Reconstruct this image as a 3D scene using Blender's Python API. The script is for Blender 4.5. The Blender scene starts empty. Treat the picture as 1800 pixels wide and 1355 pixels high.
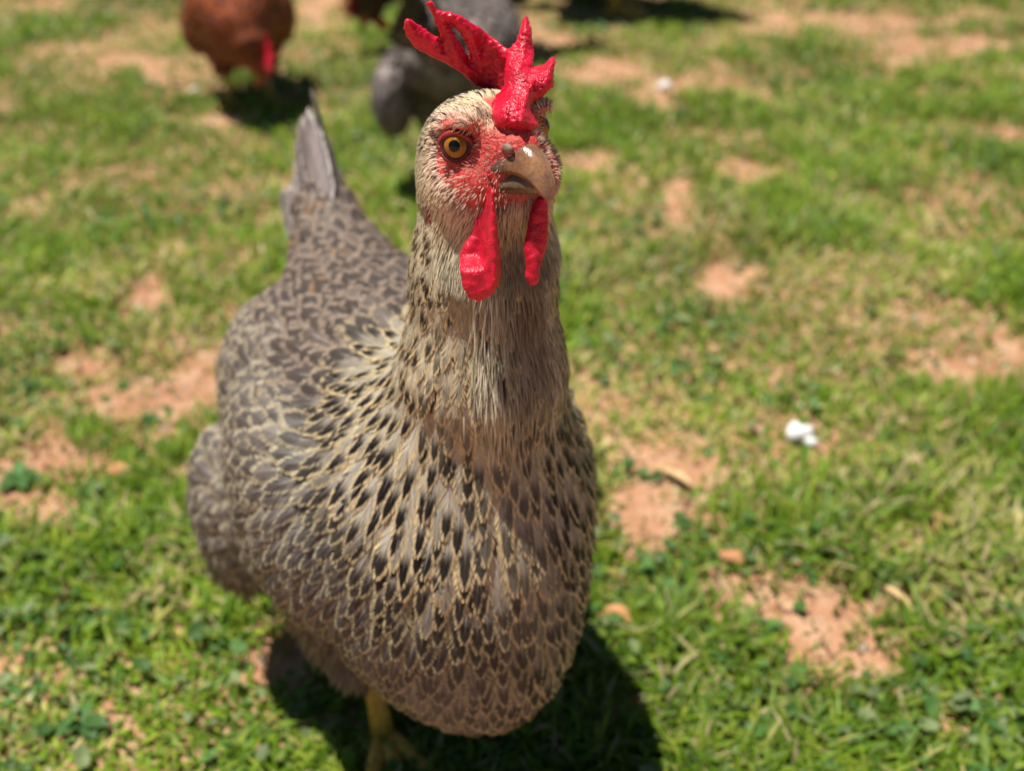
import bpy, math, random
import numpy as np
from mathutils import Matrix, Vector

rng = np.random.default_rng(11)
random.seed(5)
scene = bpy.context.scene
COL = scene.collection

# ------------------------------------------------------------------ camera
FPX, TH, CAMH = 1800.0, math.radians(34.0), 0.533
CF = np.array([0, math.cos(TH), -math.sin(TH)])
CU = np.array([0, math.sin(TH), math.cos(TH)])
CPOS = np.array([0, 0, CAMH])
cam_d = bpy.data.cameras.new('camera')
cam = bpy.data.objects.new('camera', cam_d)
COL.objects.link(cam)
cam.location = (0, 0, CAMH)
cam.rotation_euler = (math.pi / 2 - TH, 0, 0)
cam_d.sensor_fit = 'HORIZONTAL'
cam_d.sensor_width = 36.0
cam_d.lens = 36.0 * FPX / 1800.0
cam_d.clip_start = 0.01
cam_d.clip_end = 500.0
cam_d.dof.use_dof = True
cam_d.dof.focus_distance = 0.351
cam_d.dof.aperture_fstop = 7.0
scene.camera = cam

# ------------------------------------------------------------------ sky, sun, exposure
SUN = np.array([-0.22, 0.06, 0.97]); SUN /= np.linalg.norm(SUN)
world = bpy.data.worlds.new('World'); scene.world = world
world.use_nodes = True
wn = world.node_tree
sky = wn.nodes.new('ShaderNodeTexSky'); sky.sky_type = 'NISHITA'; sky.sun_disc = False
sky.sun_elevation = math.asin(SUN[2])
sky.sun_rotation = math.atan2(SUN[0], SUN[1])
sky.air_density = 0.6; sky.dust_density = 0.3
wn.links.new(sky.outputs[0], wn.nodes['Background'].inputs[0])
wn.nodes['Background'].inputs[1].default_value = 0.05
sl = bpy.data.lights.new('sun', 'SUN'); sl.energy = 5.0; sl.angle = math.radians(0.5); sl.color = (1, 0.955, 0.88)
so = bpy.data.objects.new('sun', sl); COL.objects.link(so)
so.rotation_euler = Vector(SUN).to_track_quat('Z', 'Y').to_euler()
vs = scene.view_settings
vs.view_transform = 'Standard'; vs.look = 'None'; vs.gamma = 1.0; vs.exposure = 0.5
vs.use_curve_mapping = False
scene.render.engine = 'CYCLES'
scene.cycles.use_denoising = True
scene.cycles.max_bounces = 6
scene.cycles.diffuse_bounces = 1
scene.cycles.transparent_max_bounces = 8


# ------------------------------------------------------------------ helpers
def pix(px, py, d):
    return CPOS + d * (CF + (px - 900) / FPX * np.array([1., 0, 0]) + (677.5 - py) / FPX * CU)


def gpix(px, py, z=0.0):
    r = CF + (px - 900) / FPX * np.array([1., 0, 0]) + (677.5 - py) / FPX * CU
    return CPOS + r * ((z - CAMH) / r[2])


def to_pix(p):
    q = p - CPOS
    D = q @ CF
    Ds = np.maximum(D, 1e-4)
    return 900 + q[..., 0] / Ds * FPX, 677.5 - (q @ CU) / Ds * FPX, D


def nrm(a):
    return a / np.maximum(np.linalg.norm(a, axis=-1, keepdims=True), 1e-9)


def sstep(a, b, x):
    t = np.clip((x - a) / (b - a), 0, 1)
    return t * t * (3 - 2 * t)


def hash2(ix, iy, seed=0):
    n = (ix.astype(np.int64) * 374761393 + iy.astype(np.int64) * 668265263 + seed * 974634777) & 0x7fffffff
    n = (n ^ (n >> 13)) * 1274126177 & 0x7fffffff
    return ((n ^ (n >> 16)) & 0xffff) / 65535.0


def vnoise(x, y, seed=0):
    ix, iy = np.floor(x), np.floor(y)
    fx, fy = x - ix, y - iy
    fx, fy = fx * fx * (3 - 2 * fx), fy * fy * (3 - 2 * fy)
    a, b = hash2(ix, iy, seed), hash2(ix + 1, iy, seed)
    c, d = hash2(ix, iy + 1, seed), hash2(ix + 1, iy + 1, seed)
    return a + (b - a) * fx + (c - a) * fy + (a - b - c + d) * fx * fy


def fbm(x, y, oct=4, seed=0):
    s, amp, tot = 0, 1.0, 0
    for o in range(oct):
        s = s + amp * vnoise(x * 2 ** o + 17.3 * o, y * 2 ** o + 5.1 * o, seed + o); tot += amp; amp *= .5
    return s / tot


def make_mesh(name, V, faces, mat=None, parent=None, smooth=True, uv=None, cols=None):
    """faces: list of int arrays (n,3) / (n,4)"""
    me = bpy.data.meshes.new(name)
    V = np.ascontiguousarray(V, dtype=np.float32)
    faces = [np.asarray(f, dtype=np.int32) for f in (faces if isinstance(faces, list) else [faces]) if len(f)]
    nl = sum(f.size for f in faces); npoly = sum(len(f) for f in faces)
    me.vertices.add(len(V)); me.vertices.foreach_set('co', V.ravel())
    me.loops.add(nl); me.polygons.add(npoly)
    li = np.concatenate([f.ravel() for f in faces])
    me.loops.foreach_set('vertex_index', li)
    sizes = np.concatenate([np.full(len(f), f.shape[1], np.int32) for f in faces])
    starts = np.concatenate([[0], np.cumsum(sizes)[:-1]]).astype(np.int32)
    me.polygons.foreach_set('loop_start', starts)
    me.update(calc_edges=True)
    me.polygons.foreach_set('use_smooth', np.full(npoly, bool(smooth)))
    if uv is not None:
        l = me.uv_layers.new(name='UVMap')
        l.data.foreach_set('uv', np.asarray(uv, np.float32)[li].ravel())
    for k, c in (cols or {}).items():
        a = me.color_attributes.new(k, 'FLOAT_COLOR', 'POINT')
        c = np.asarray(c, np.float32)
        if c.shape[1] == 3: c = np.concatenate([c, np.ones((len(c), 1), np.float32)], 1)
        a.data.foreach_set('color', c.ravel())
    if mat: me.materials.append(mat)
    me.validate()
    o = bpy.data.objects.new(name, me); COL.objects.link(o)
    if parent: o.parent = parent
    return o


def empty(name, loc, rz=0):
    o = bpy.data.objects.new(name, None); COL.objects.link(o)
    o.empty_display_size = .05
    o.location = loc; o.rotation_euler = (0, 0, rz)
    return o


def tag(o, label=None, cat=None, group=None, kind=None):
    if label: o['label'] = label
    if cat: o['category'] = cat
    if group: o['group'] = group
    if kind: o['kind'] = kind
    return o


def surface_nets(F, xs, ys, zs):
    ax = [xs, ys, zs]
    S = F < 0
    nx, ny, nz = F.shape
    c = np.zeros((nx - 1, ny - 1, nz - 1), np.int8)
    for i in (0, 1):
        for j in (0, 1):
            for k in (0, 1):
                c += S[i:nx - 1 + i, j:ny - 1 + j, k:nz - 1 + k]
    idx = np.argwhere((c > 0) & (c < 8))
    acc = np.zeros((len(idx), 3)); cnt = np.zeros(len(idx))
    for a in range(3):
        b, d = [q for q in range(3) if q != a]
        for ob in (0, 1):
            for od in (0, 1):
                i0 = idx.copy(); i0[:, b] += ob; i0[:, d] += od
                i1 = i0.copy(); i1[:, a] += 1
                f0 = F[tuple(i0.T)]; f1 = F[tuple(i1.T)]
                m = (f0 < 0) != (f1 < 0)
                t = np.where(m, f0 / np.where(m, f0 - f1, 1), 0)
                p = np.stack([ax[q][i0[:, q]] for q in range(3)], 1)
                p[:, a] += t * (ax[a][i1[:, a]] - ax[a][i0[:, a]])
                acc[m] += p[m]; cnt[m] += 1
    V = acc / cnt[:, None]
    vid = np.full(c.shape, -1, np.int64); vid[tuple(idx.T)] = np.arange(len(idx))
    quads = []
    for a in range(3):
        b, d = (a + 1) % 3, (a + 2) % 3
        sl0 = [slice(None)] * 3; sl1 = [slice(None)] * 3
        sl0[a] = slice(0, -1); sl1[a] = slice(1, None)
        e = np.argwhere(S[tuple(sl0)] != S[tuple(sl1)])
        ok = (e[:, b] > 0) & (e[:, d] > 0) & (e[:, b] < F.shape[b] - 1) & (e[:, d] < F.shape[d] - 1)
        e = e[ok]
        sgn = S[tuple(e.T)]
        def g(ob, od):
            q = e.copy(); q[:, b] -= ob; q[:, d] -= od
            return vid[tuple(q.T)]
        Q = np.stack([g(1, 1), g(0, 1), g(0, 0), g(1, 0)], 1)
        Q[~sgn] = Q[~sgn][:, ::-1]
        quads.append(Q)
    return V, np.concatenate(quads)


def eval_grid(f, xs, ys, zs):
    F = np.empty((len(xs), len(ys), len(zs)), np.float32)
    Y, Z = np.meshgrid(ys, zs, indexing='ij')
    for a in range(0, len(xs), 16):
        X = xs[a:a + 16]
        P = np.empty((len(X), len(ys), len(zs), 3))
        P[..., 0] = X[:, None, None]; P[..., 1] = Y; P[..., 2] = Z
        F[a:a + 16] = f(P.reshape(-1, 3)).reshape(len(X), len(ys), len(zs))
    return F


def sdf_mesh(f, lo, hi, step):
    ax = [np.arange(lo[i], hi[i] + step, step) for i in range(3)]
    V, Q = surface_nets(eval_grid(f, *ax), *ax)
    return relax(f, V), Q


def grad(f, p, e=4e-4):
    k = np.array([[1, -1, -1], [-1, -1, 1], [-1, 1, -1], [1, 1, 1.]])
    return nrm(sum(kk * f(p + kk * e)[:, None] for kk in k))


def relax(f, V, it=2):
    for _ in range(it):
        V = V - grad(f, V) * np.clip(f(V), -.002, .002)[:, None] * .8
    return V


def ell(p, c, r):
    q = p - np.array(c); r = np.array(r)
    k0 = np.linalg.norm(q / r, axis=1); k1 = np.linalg.norm(q / r ** 2, axis=1)
    return k0 * (k0 - 1) / np.maximum(k1, 1e-9)


def cone(p, a, b, ra, rb):
    a, b = np.array(a), np.array(b); ab = b - a
    t = np.clip((p - a) @ ab / (ab @ ab), 0, 1)
    return np.linalg.norm(p - a - t[:, None] * ab, axis=1) - (ra + (rb - ra) * t)


def smin(a, b, k):
    h = np.clip(.5 + .5 * (b - a) / k, 0, 1)
    return b + (a - b) * h - k * h * (1 - h)


def smax(a, b, k):
    return -smin(-a, -b, k)


def polydist(x, y, poly):
    poly = np.array(poly, float)
    d = np.full(x.shape, 1e9); inside = np.zeros(x.shape, bool)
    for i in range(len(poly)):
        a, b = poly[i - 1], poly[i]
        e = b - a
        t = np.clip(((x - a[0]) * e[0] + (y - a[1]) * e[1]) / max(e @ e, 1e-9), 0, 1)
        d = np.minimum(d, (x - a[0] - t * e[0]) ** 2 + (y - a[1] - t * e[1]) ** 2)
        cr = ((a[1] > y) != (b[1] > y)) & (x < (b[0] - a[0]) * (y - a[1]) / (b[1] - a[1] + 1e-12) + a[0])
        inside ^= cr
    d = np.sqrt(d)
    return np.where(inside, -d, d)


def tube(pts, rad, seg=10, flat=1.0):
    pts = np.array(pts, float); n = len(pts)
    T = nrm(np.gradient(pts, axis=0))
    ref = np.array([0, 0, 1.]) if abs(T[0, 2]) < .8 else np.array([1., 0, 0])
    A = nrm(np.cross(T, ref)); B = np.cross(T, A)
    th = np.linspace(0, 2 * np.pi, seg, endpoint=False)
    R = np.array(rad)[:, None, None]
    ring = pts[:, None] + R * (np.cos(th)[None, :, None] * A[:, None] + flat * np.sin(th)[None, :, None] * B[:, None])
    V = np.concatenate([ring.reshape(-1, 3), pts[:1], pts[-1:]])
    i = np.arange(seg); j = (i + 1) % seg
    Q = np.concatenate([np.stack([k * seg + i, k * seg + j, (k + 1) * seg + j, (k + 1) * seg + i], 1) for k in range(n - 1)])
    T3 = np.concatenate([np.stack([j, i, np.full(seg, n * seg)], 1),
                         np.stack([(n - 1) * seg + i, (n - 1) * seg + j, np.full(seg, n * seg + 1)], 1)])
    return V, Q, T3


def join(parts):
    Vs, fs, off = [], [], 0
    for V, *F in parts:
        Vs.append(V)
        for f in F: fs.append(np.asarray(f) + off)
        off += len(V)
    return np.concatenate(Vs), fs


# ------------------------------------------------------------------ node helpers
class NT:
    def __init__(self, name):
        self.m = bpy.data.materials.new(name); self.m.use_nodes = True
        self.t = self.m.node_tree; self.n = self.t.nodes; self.l = self.t.links
        self.b = self.n['Principled BSDF']; self.out = self.n['Material Output']

    def node(self, ty, **kw):
        n = self.n.new(ty)
        for k, v in kw.items(): setattr(n, k, v)
        return n

    def put(self, sock, v):
        if isinstance(v, (int, float)): sock.default_value = v
        elif isinstance(v, tuple): sock.default_value = v if len(v) == len(sock.default_value) else (*v, 1)
        else: self.l.new(v, sock)

    def math(self, op, a, b=0.0, c=None, clamp=False):
        n = self.node('ShaderNodeMath', operation=op, use_clamp=clamp)
        self.put(n.inputs[0], a); self.put(n.inputs[1], b)
        if c is not None: self.put(n.inputs[2], c)
        return n.outputs[0]

    def ss(self, x, a, b, lo=0.0, hi=1.0):
        n = self.node('ShaderNodeMapRange', interpolation_type='SMOOTHSTEP')
        for s, v in zip(n.inputs, (x, a, b, lo, hi)): self.put(s, v)
        return n.outputs[0]

    def mix(self, f, a, b, mode='MIX'):
        n = self.node('ShaderNodeMix', data_type='RGBA', blend_type=mode)
        self.put(n.inputs[0], f); self.put(n.inputs[6], a); self.put(n.inputs[7], b)
        return n.outputs[2]

    def noise(self, scale, detail=3, vec=None, rough=.5):
        n = self.node('ShaderNodeTexNoise'); n.inputs['Scale'].default_value = scale
        n.inputs['Detail'].default_value = detail; n.inputs['Roughness'].default_value = rough
        if vec is not None: self.l.new(vec, n.inputs['Vector'])
        return n.outputs['Fac']

    def obj(self):
        return self.node('ShaderNodeTexCoord').outputs['Object']

    def attr(self, name):
        n = self.node('ShaderNodeAttribute', attribute_name=name)
        return n.outputs['Color'], n.outputs['Alpha']

    def bump(self, h, strength=.3, dist=.001):
        n = self.node('ShaderNodeBump'); n.inputs['Strength'].default_value = strength
        n.inputs['Distance'].default_value = dist; self.l.new(h, n.inputs['Height'])
        self.l.new(n.outputs[0], self.b.inputs['Normal'])
        return n

    def set(self, **kw):
        for k, v in kw.items(): self.put(self.b.inputs[k.replace('_', ' ')], v)
        return self


def mat_feather():
    s = NT('feather_vane')
    uv = s.node('ShaderNodeUVMap', uv_map='UVMap').outputs[0]
    sep = s.node('ShaderNodeSeparateXYZ'); s.l.new(uv, sep.inputs[0])
    u = s.math('MULTIPLY_ADD', sep.outputs[0], 2.0, -1.0); v = sep.outputs[1]
    t = s.math('ABSOLUTE', u)
    ca, spot = s.attr('fa'); cb, rnd = s.attr('fb')
    # barb-wise streaks
    bco = s.math('MULTIPLY_ADD', t, -0.22, v)
    cmb = s.node('ShaderNodeCombineXYZ')
    s.l.new(s.math('MULTIPLY', bco, 42.0), cmb.inputs[0]); s.l.new(s.math('MULTIPLY', u, 1.6), cmb.inputs[1])
    s.l.new(s.math('MULTIPLY', rnd, 77.0), cmb.inputs[2])
    streak = s.noise(1.0, 2, cmb.outputs[0])
    jit = s.math('MULTIPLY_ADD', streak, 0.36, -0.18)
    tipv = s.math('MAXIMUM', s.math('SUBTRACT', v, 0.91), 0.0)
    te = s.math('ADD', s.math('MULTIPLY_ADD', tipv, 4.5, t), jit)
    edge = s.ss(te, 0.56, 0.80)
    # centre of the vane: pale grey above, dark drop towards the tip
    lo = s.math('MULTIPLY_ADD', rnd, 0.30, 0.46)
    dark = s.math('MULTIPLY', s.ss(s.math('SUBTRACT', s.math('ADD', v, s.math('MULTIPLY', jit, 0.35)), lo), 0.0, 0.20), s.math('SUBTRACT', 1.0, edge))
    dark = s.math('MULTIPLY', dark, spot)
    c = s.mix(edge, ca, cb)
    c = s.mix(dark, c, (0.014, 0.011, 0.010))
    shaft = s.math('MULTIPLY', s.ss(t, 0.03, 0.11, 1.0, 0.0), s.ss(v, 0.88, 0.62, 0.0, 0.55))
    c = s.mix(shaft, c, (0.46, 0.42, 0.38))
    val = s.math('MULTIPLY_ADD', streak, 0.9, 0.55)
    h = s.node('ShaderNodeHueSaturation'); s.l.new(c, h.inputs['Color']); s.l.new(val, h.inputs['Value'])
    s.set(Base_Color=h.outputs[0], Roughness=0.48)
    s.b.inputs['Specular IOR Level'].default_value = 0.16
    return s.m


def mat_attr(name, rough=.6, spec=.3, trans=0.0, vary=0.0, scale=200):
    s = NT(name)
    c, a = s.attr('Col')
    if vary:
        f = s.math('MULTIPLY_ADD', s.noise(scale, 4, s.obj()), 2 * vary, 1 - vary)
        h = s.node('ShaderNodeHueSaturation'); s.l.new(c, h.inputs['Color']); s.l.new(f, h.inputs['Value']); c = h.outputs[0]
    s.set(Base_Color=c, Roughness=rough)
    s.b.inputs['Specular IOR Level'].default_value = spec
    if trans:
        tr = s.node('ShaderNodeBsdfTranslucent'); s.l.new(c, tr.inputs[0])
        mx = s.node('ShaderNodeMixShader'); mx.inputs[0].default_value = trans
        s.l.new(s.b.outputs[0], mx.inputs[1]); s.l.new(tr.outputs[0], mx.inputs[2])
        s.l.new(mx.outputs[0], s.out.inputs[0])
    return s.m


def mat_skin(name, col, col2, sss=.35, bscale=900, bstr=.7, bdist=.0006, rough=.45, spec=.35, mask=False):
    s = NT(name)
    o = s.obj()
    vo = s.node('ShaderNodeTexVoronoi'); vo.inputs['Scale'].default_value = bscale; s.l.new(o, vo.inputs['Vector'])
    n1 = s.noise(220, 4, o)
    c = s.mix(s.ss(n1, .35, .7), col, col2)
    pale = s.math('MULTIPLY', s.ss(vo.outputs['Distance'], .28, .05), .16)
    if mask: pale = s.math('MULTIPLY', pale, s.attr('Col')[0])
    c = s.mix(pale, c, (.75, .22, .22))
    s.set(Base_Color=c, Roughness=rough)
    s.b.inputs['Subsurface Weight'].default_value = sss
    s.b.inputs['Subsurface Radius'].default_value = (1.0, .15, .1)
    s.b.inputs['Subsurface Scale'].default_value = .003
    s.b.inputs['Specular IOR Level'].default_value = spec
    n3 = s.noise(340, 3, o)
    hgt = s.math('ADD', s.math('MULTIPLY', vo.outputs['Distance'], s.ss(n3, .35, .65, -.25, -1.2)), s.math('MULTIPLY', n1, 1.6))
    if mask: hgt = s.math('MULTIPLY', hgt, s.attr('Col')[0])
    s.bump(hgt, bstr, bdist)
    return s.m


def mat_body():
    s = NT('hen_skin')
    c, a = s.attr('Col')
    o = s.obj()
    n1 = s.noise(700, 4, o); n2 = s.noise(160, 3, o)
    f = s.math('MULTIPLY_ADD', n1, .7, s.math('MULTIPLY_ADD', n2, .6, .38))
    h = s.node('ShaderNodeHueSaturation'); s.l.new(c, h.inputs['Color']); s.l.new(f, h.inputs['Value'])
    s.set(Base_Color=h.outputs[0], Roughness=.55)
    s.b.inputs['Subsurface Weight'].default_value = .15
    s.b.inputs['Subsurface Radius'].default_value = (1, .2, .12)
    s.b.inputs['Subsurface Scale'].default_value = .002
    s.bump(s.math('ADD', n1, s.math('MULTIPLY', s.noise(330, 3, o), 1.5)), .9, .0010)
    return s.m


def mat_beak():
    s = NT('beak_horn')
    o = s.obj()
    sep = s.node('ShaderNodeSeparateXYZ'); s.l.new(o, sep.inputs[0])
    n = s.noise(180, 4, o); n2 = s.noise(900, 3, o)
    base = s.mix(s.ss(n, .35, .65), (.30, .14, .06), (.12, .07, .045))
    z = s.attr('Col')[0]
    c = s.mix(.75, base, z)
    mp = s.node('ShaderNodeMapping'); mp.inputs['Scale'].default_value = (60, 420, 420); s.l.new(o, mp.inputs['Vector'])
    lay = s.noise(1.0, 4, mp.outputs[0], .6)
    c = s.mix(s.math('MULTIPLY', s.ss(lay, .42, .70), .42), c, (.07, .05, .045))
    c = s.mix(s.math('MULTIPLY', s.ss(n2, .48, .72), .4), c, (.05, .04, .035))
    c = s.mix(s.math('MULTIPLY', s.ss(n2, .40, .25), .35), c, (.42, .27, .16))
    s.set(Base_Color=c, Roughness=.18)
    s.b.inputs['Specular IOR Level'].default_value = .6
    s.b.inputs['Subsurface Weight'].default_value = .1
    s.b.inputs['Subsurface Scale'].default_value = .002
    s.bump(s.math('ADD', lay, s.math('MULTIPLY', n2, .4)), .35, .0006)
    return s.m


def mat_eye(iris=(.40, .165, .008)):
    s = NT('eye_iris')
    o = s.obj()
    sep = s.node('ShaderNodeSeparateXYZ'); s.l.new(o, sep.inputs[0])
    r = s.math('SQRT', s.math('ADD', s.math('POWER', sep.outputs[0], 2.0), s.math('POWER', sep.outputs[1], 2.0)))
    ang = s.math('ARCTAN2', sep.outputs[1], sep.outputs[0])
    cm = s.node('ShaderNodeCombineXYZ'); s.l.new(s.math('MULTIPLY', ang, 9.0), cm.inputs[0]); s.l.new(s.math('MULTIPLY', r, 300.0), cm.inputs[1])
    fib = s.noise(1.0, 3, cm.outputs[0])
    c = s.mix(s.ss(fib, .3, .7), iris, tuple(x * .55 for x in iris))
    c = s.mix(s.ss(r, .0019, .0022, 1.0, 0.0), c, (.002, .002, .002))
    c = s.mix(s.ss(r, .0036, .0044), c, (.035, .016, .008))
    s.set(Base_Color=c, Roughness=.4)
    s.b.inputs['Specular IOR Level'].default_value = .1
    s.b.inputs['Coat Weight'].default_value = .5; s.b.inputs['Coat Roughness'].default_value = .02
    return s.m


def mat_plain(name, col, rough=.6, nscale=60, var=.25, bump=.2, bdist=.001, spec=.3):
    s = NT(name)
    o = s.obj(); n = s.noise(nscale, 5, o)
    d = tuple(x * (1 - var) for x in col); e = tuple(min(1, x * (1 + var)) for x in col)
    s.set(Base_Color=s.mix(s.ss(n, .3, .7), d, e), Roughness=rough)
    s.b.inputs['Specular IOR Level'].default_value = spec
    s.bump(n, bump, bdist)
    return s.m


def mat_ground():
    s = NT('red_clay_soil')
    o = s.obj()
    a = s.noise(3.0, 5, o); b = s.noise(28, 6, o, .6); c = s.noise(220, 5, o, .65)
    col = s.mix(s.ss(a, .35, .65), (.48, .25, .14), (.38, .19, .105))
    col = s.mix(s.ss(b, .42, .68), col, (.54, .33, .21))
    col = s.mix(s.math('MULTIPLY', s.ss(c, .5, .72), .6), col, (.25, .13, .07))
    s.set(Base_Color=col, Roughness=.95)
    s.b.inputs['Specular IOR Level'].default_value = .15
    s.bump(s.math('ADD', b, s.math('MULTIPLY', c, .6)), .8, .006)
    return s.m


M_FEATHER = mat_feather()
M_BRISTLE = mat_attr('bristle_feather', .5, .35, .12)
M_BODY = mat_body()
M_COMB = mat_skin('comb_red', (.64, .007, .040), (.44, .003, .018), .40, 1500, .6, .0006, .36, .42, True)
M_WATTLE = mat_skin('wattle_red', (.62, .009, .038), (.42, .003, .018), .40, 1500, .55, .0005, .36, .40)
M_LID = mat_skin('eyelid_red', (.36, .036, .033), (.18, .018, .018), .2, 1300, 1.0, .0006, .5)
M_LIDIN = mat_skin('eyelid_rim', (.075, .03, .03), (.04, .018, .018), .1, 1500, .4, .0002, .35)
M_BEAK = mat_beak()
M_EYE = mat_eye()
M_LEG = mat_plain('leg_yellow', (.62, .36, .05), .5, 300, .25, .4, .0008)
M_CLAW = mat_plain('claw_horn', (.20, .13, .08), .4, 300)
M_GROUND = mat_ground()
M_GRASS = mat_attr('grass_blade', .5, .22, .40)
M_CRUMB = mat_attr('soil_crumb', .95, .1, 0, .2, 60)
M_WHITE = mat_plain('white_down', (.78, .77, .74), .7, 150, .12, .4, .002)
M_STONE = mat_plain('pale_stone', (.55, .52, .50), .8, 120, .2, .3, .001)
M_CLOD = mat_plain('orange_clod', (.52, .25, .12), .95, 60, .25, .6, .004, .1)
M_STRAW = mat_plain('dry_stalk', (.60, .40, .20), .8, 90, .2, .3, .001)
M_NOSTRIL = mat_plain('nostril_flap', (.20, .13, .095), .6, 500, .3, .4, .0004)


# ------------------------------------------------------------------ ground
PATCH = [  # dirt patches: px, py, half width px, half height px
    (300, 130, 150, 45), (190, 95, 60, 18), (330, 690, 150, 60), (1690, 640, 140, 75), (1470, 1060, 190, 90), (1520, 1150, 90, 50),
    (1180, 850, 90, 70), (1150, 930, 80, 40), (1500, 35, 240, 28), (1700, 75, 160, 22), (250, 520, 60, 35), (90, 790, 120, 60),
    (1270, 480, 40, 60), (1060, 128, 60, 26), (1040, 290, 50, 22), (510, 1150, 75, 60), (1080, 1210, 70, 50), (80, 375, 60, 35),
    (1160, 165, 70, 30), (1200, 370, 40, 50), (560, 30, 60, 40), (1790, 230, 60, 30), (470, 1180, 60, 50), (1330, 300, 60, 22),
    (130, 620, 60, 30), (1650, 1280, 60, 25), (380, 210, 60, 20), (1100, 880, 60, 60), (1600, 930, 50, 40), (60, 900, 60, 40), (950, 60, 50, 60)]


def dirtness(x, y):
    P = np.stack([x, y, np.zeros_like(x)], -1)
    px, py, D = to_pix(P)
    wx = (fbm(x * 14, y * 14, 3, 31) - .5) * 2; wy = (fbm(x * 14, y * 14, 3, 47) - .5) * 2
    d = np.zeros_like(x)
    for (cx, cy, hw, hh) in PATCH:
        q = np.sqrt(((px - cx) / hw + wx * 1.1) ** 2 + ((py - cy) / hh + wy * 1.1) ** 2)
        d = np.maximum(d, 1 - sstep(.15, 1.42, q))
    n = fbm(x * 5.5 + 3, y * 5.5 + 8, 4, 5)
    d = np.maximum(d, .5 * sstep(.54, .78, n))
    return np.clip(d, 0, 1)


def gz(x, y):
    x = np.asarray(x, float); y = np.asarray(y, float)
    near = np.exp(-((x / 6) ** 2 + ((y - 1) / 6) ** 2))
    return near * ((fbm(x * 6, y * 6, 3, 2) - .5) * .016 + (fbm(x * 40, y * 40, 3, 9) - .5) * .007) - .002


def axis_nonuni(a, b, step, far):
    mid = np.arange(a, b + step, step)
    g = [step]
    while sum(g) < far: g.append(g[-1] * 1.35)
    out = np.cumsum(g)
    return np.concatenate([a - out[::-1], mid, mid[-1] + out])


gx = axis_nonuni(-1.6, 1.6, .011, 60); gy = axis_nonuni(.1, 2.9, .011, 60)
GX, GY = np.meshgrid(gx, gy, indexing='ij')
GZ = gz(GX, GY)
ii = np.arange(len(gx) * len(gy)).reshape(len(gx), len(gy))
gq = np.stack([ii[:-1, :-1].ravel(), ii[1:, :-1].ravel(), ii[1:, 1:].ravel(), ii[:-1, 1:].ravel()], 1)
g = make_mesh('ground', np.stack([GX, GY, GZ], -1).reshape(-1, 3), gq, M_GROUND)
tag(g, 'bare reddish clay soil showing between the grass', 'ground', kind='structure')


# ------------------------------------------------------------------ feathers
def spines(f, P, d, L, lift, K=6, stiff=None):
    """march feather shafts along the surface of sdf f. returns C (N,K+1,3), Nn normals, S sides"""
    N = len(P)
    n = grad(f, P); P = P - n * (f(P) + .0015)[:, None]
    d = nrm(d - n * np.sum(d * n, 1)[:, None])
    C = [P]; Ns = [n]; p = P; pd = d
    for k in range(1, K + 1):
        q = p + pd * (L / K)[:, None]
        v = k / K
        n = grad(f, q)
        off = lift * v ** 1.3
        w = 1.0 if stiff is None else (1 - stiff * v)
        q = q - n * ((f(q) - off) * w)[:, None]
        pd = nrm(q - p); p = q
        C.append(p); Ns.append(n)
    C = np.stack(C, 1); Ns = np.stack(Ns, 1)
    T = nrm(np.gradient(C, axis=1))
    S = nrm(np.cross(Ns, T)); Nn = nrm(np.cross(T, S))
    return C, Nn, S


def prof_round(v):
    return np.clip(v / .3, 0, 1) ** .6 * np.clip((1.03 - v) / .38, 0, 1) ** .5


def prof_lance(v):
    return np.clip(v / .25, 0, 1) ** .6 * np.clip((1.03 - v) / .62, 0, 1) ** .75


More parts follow.
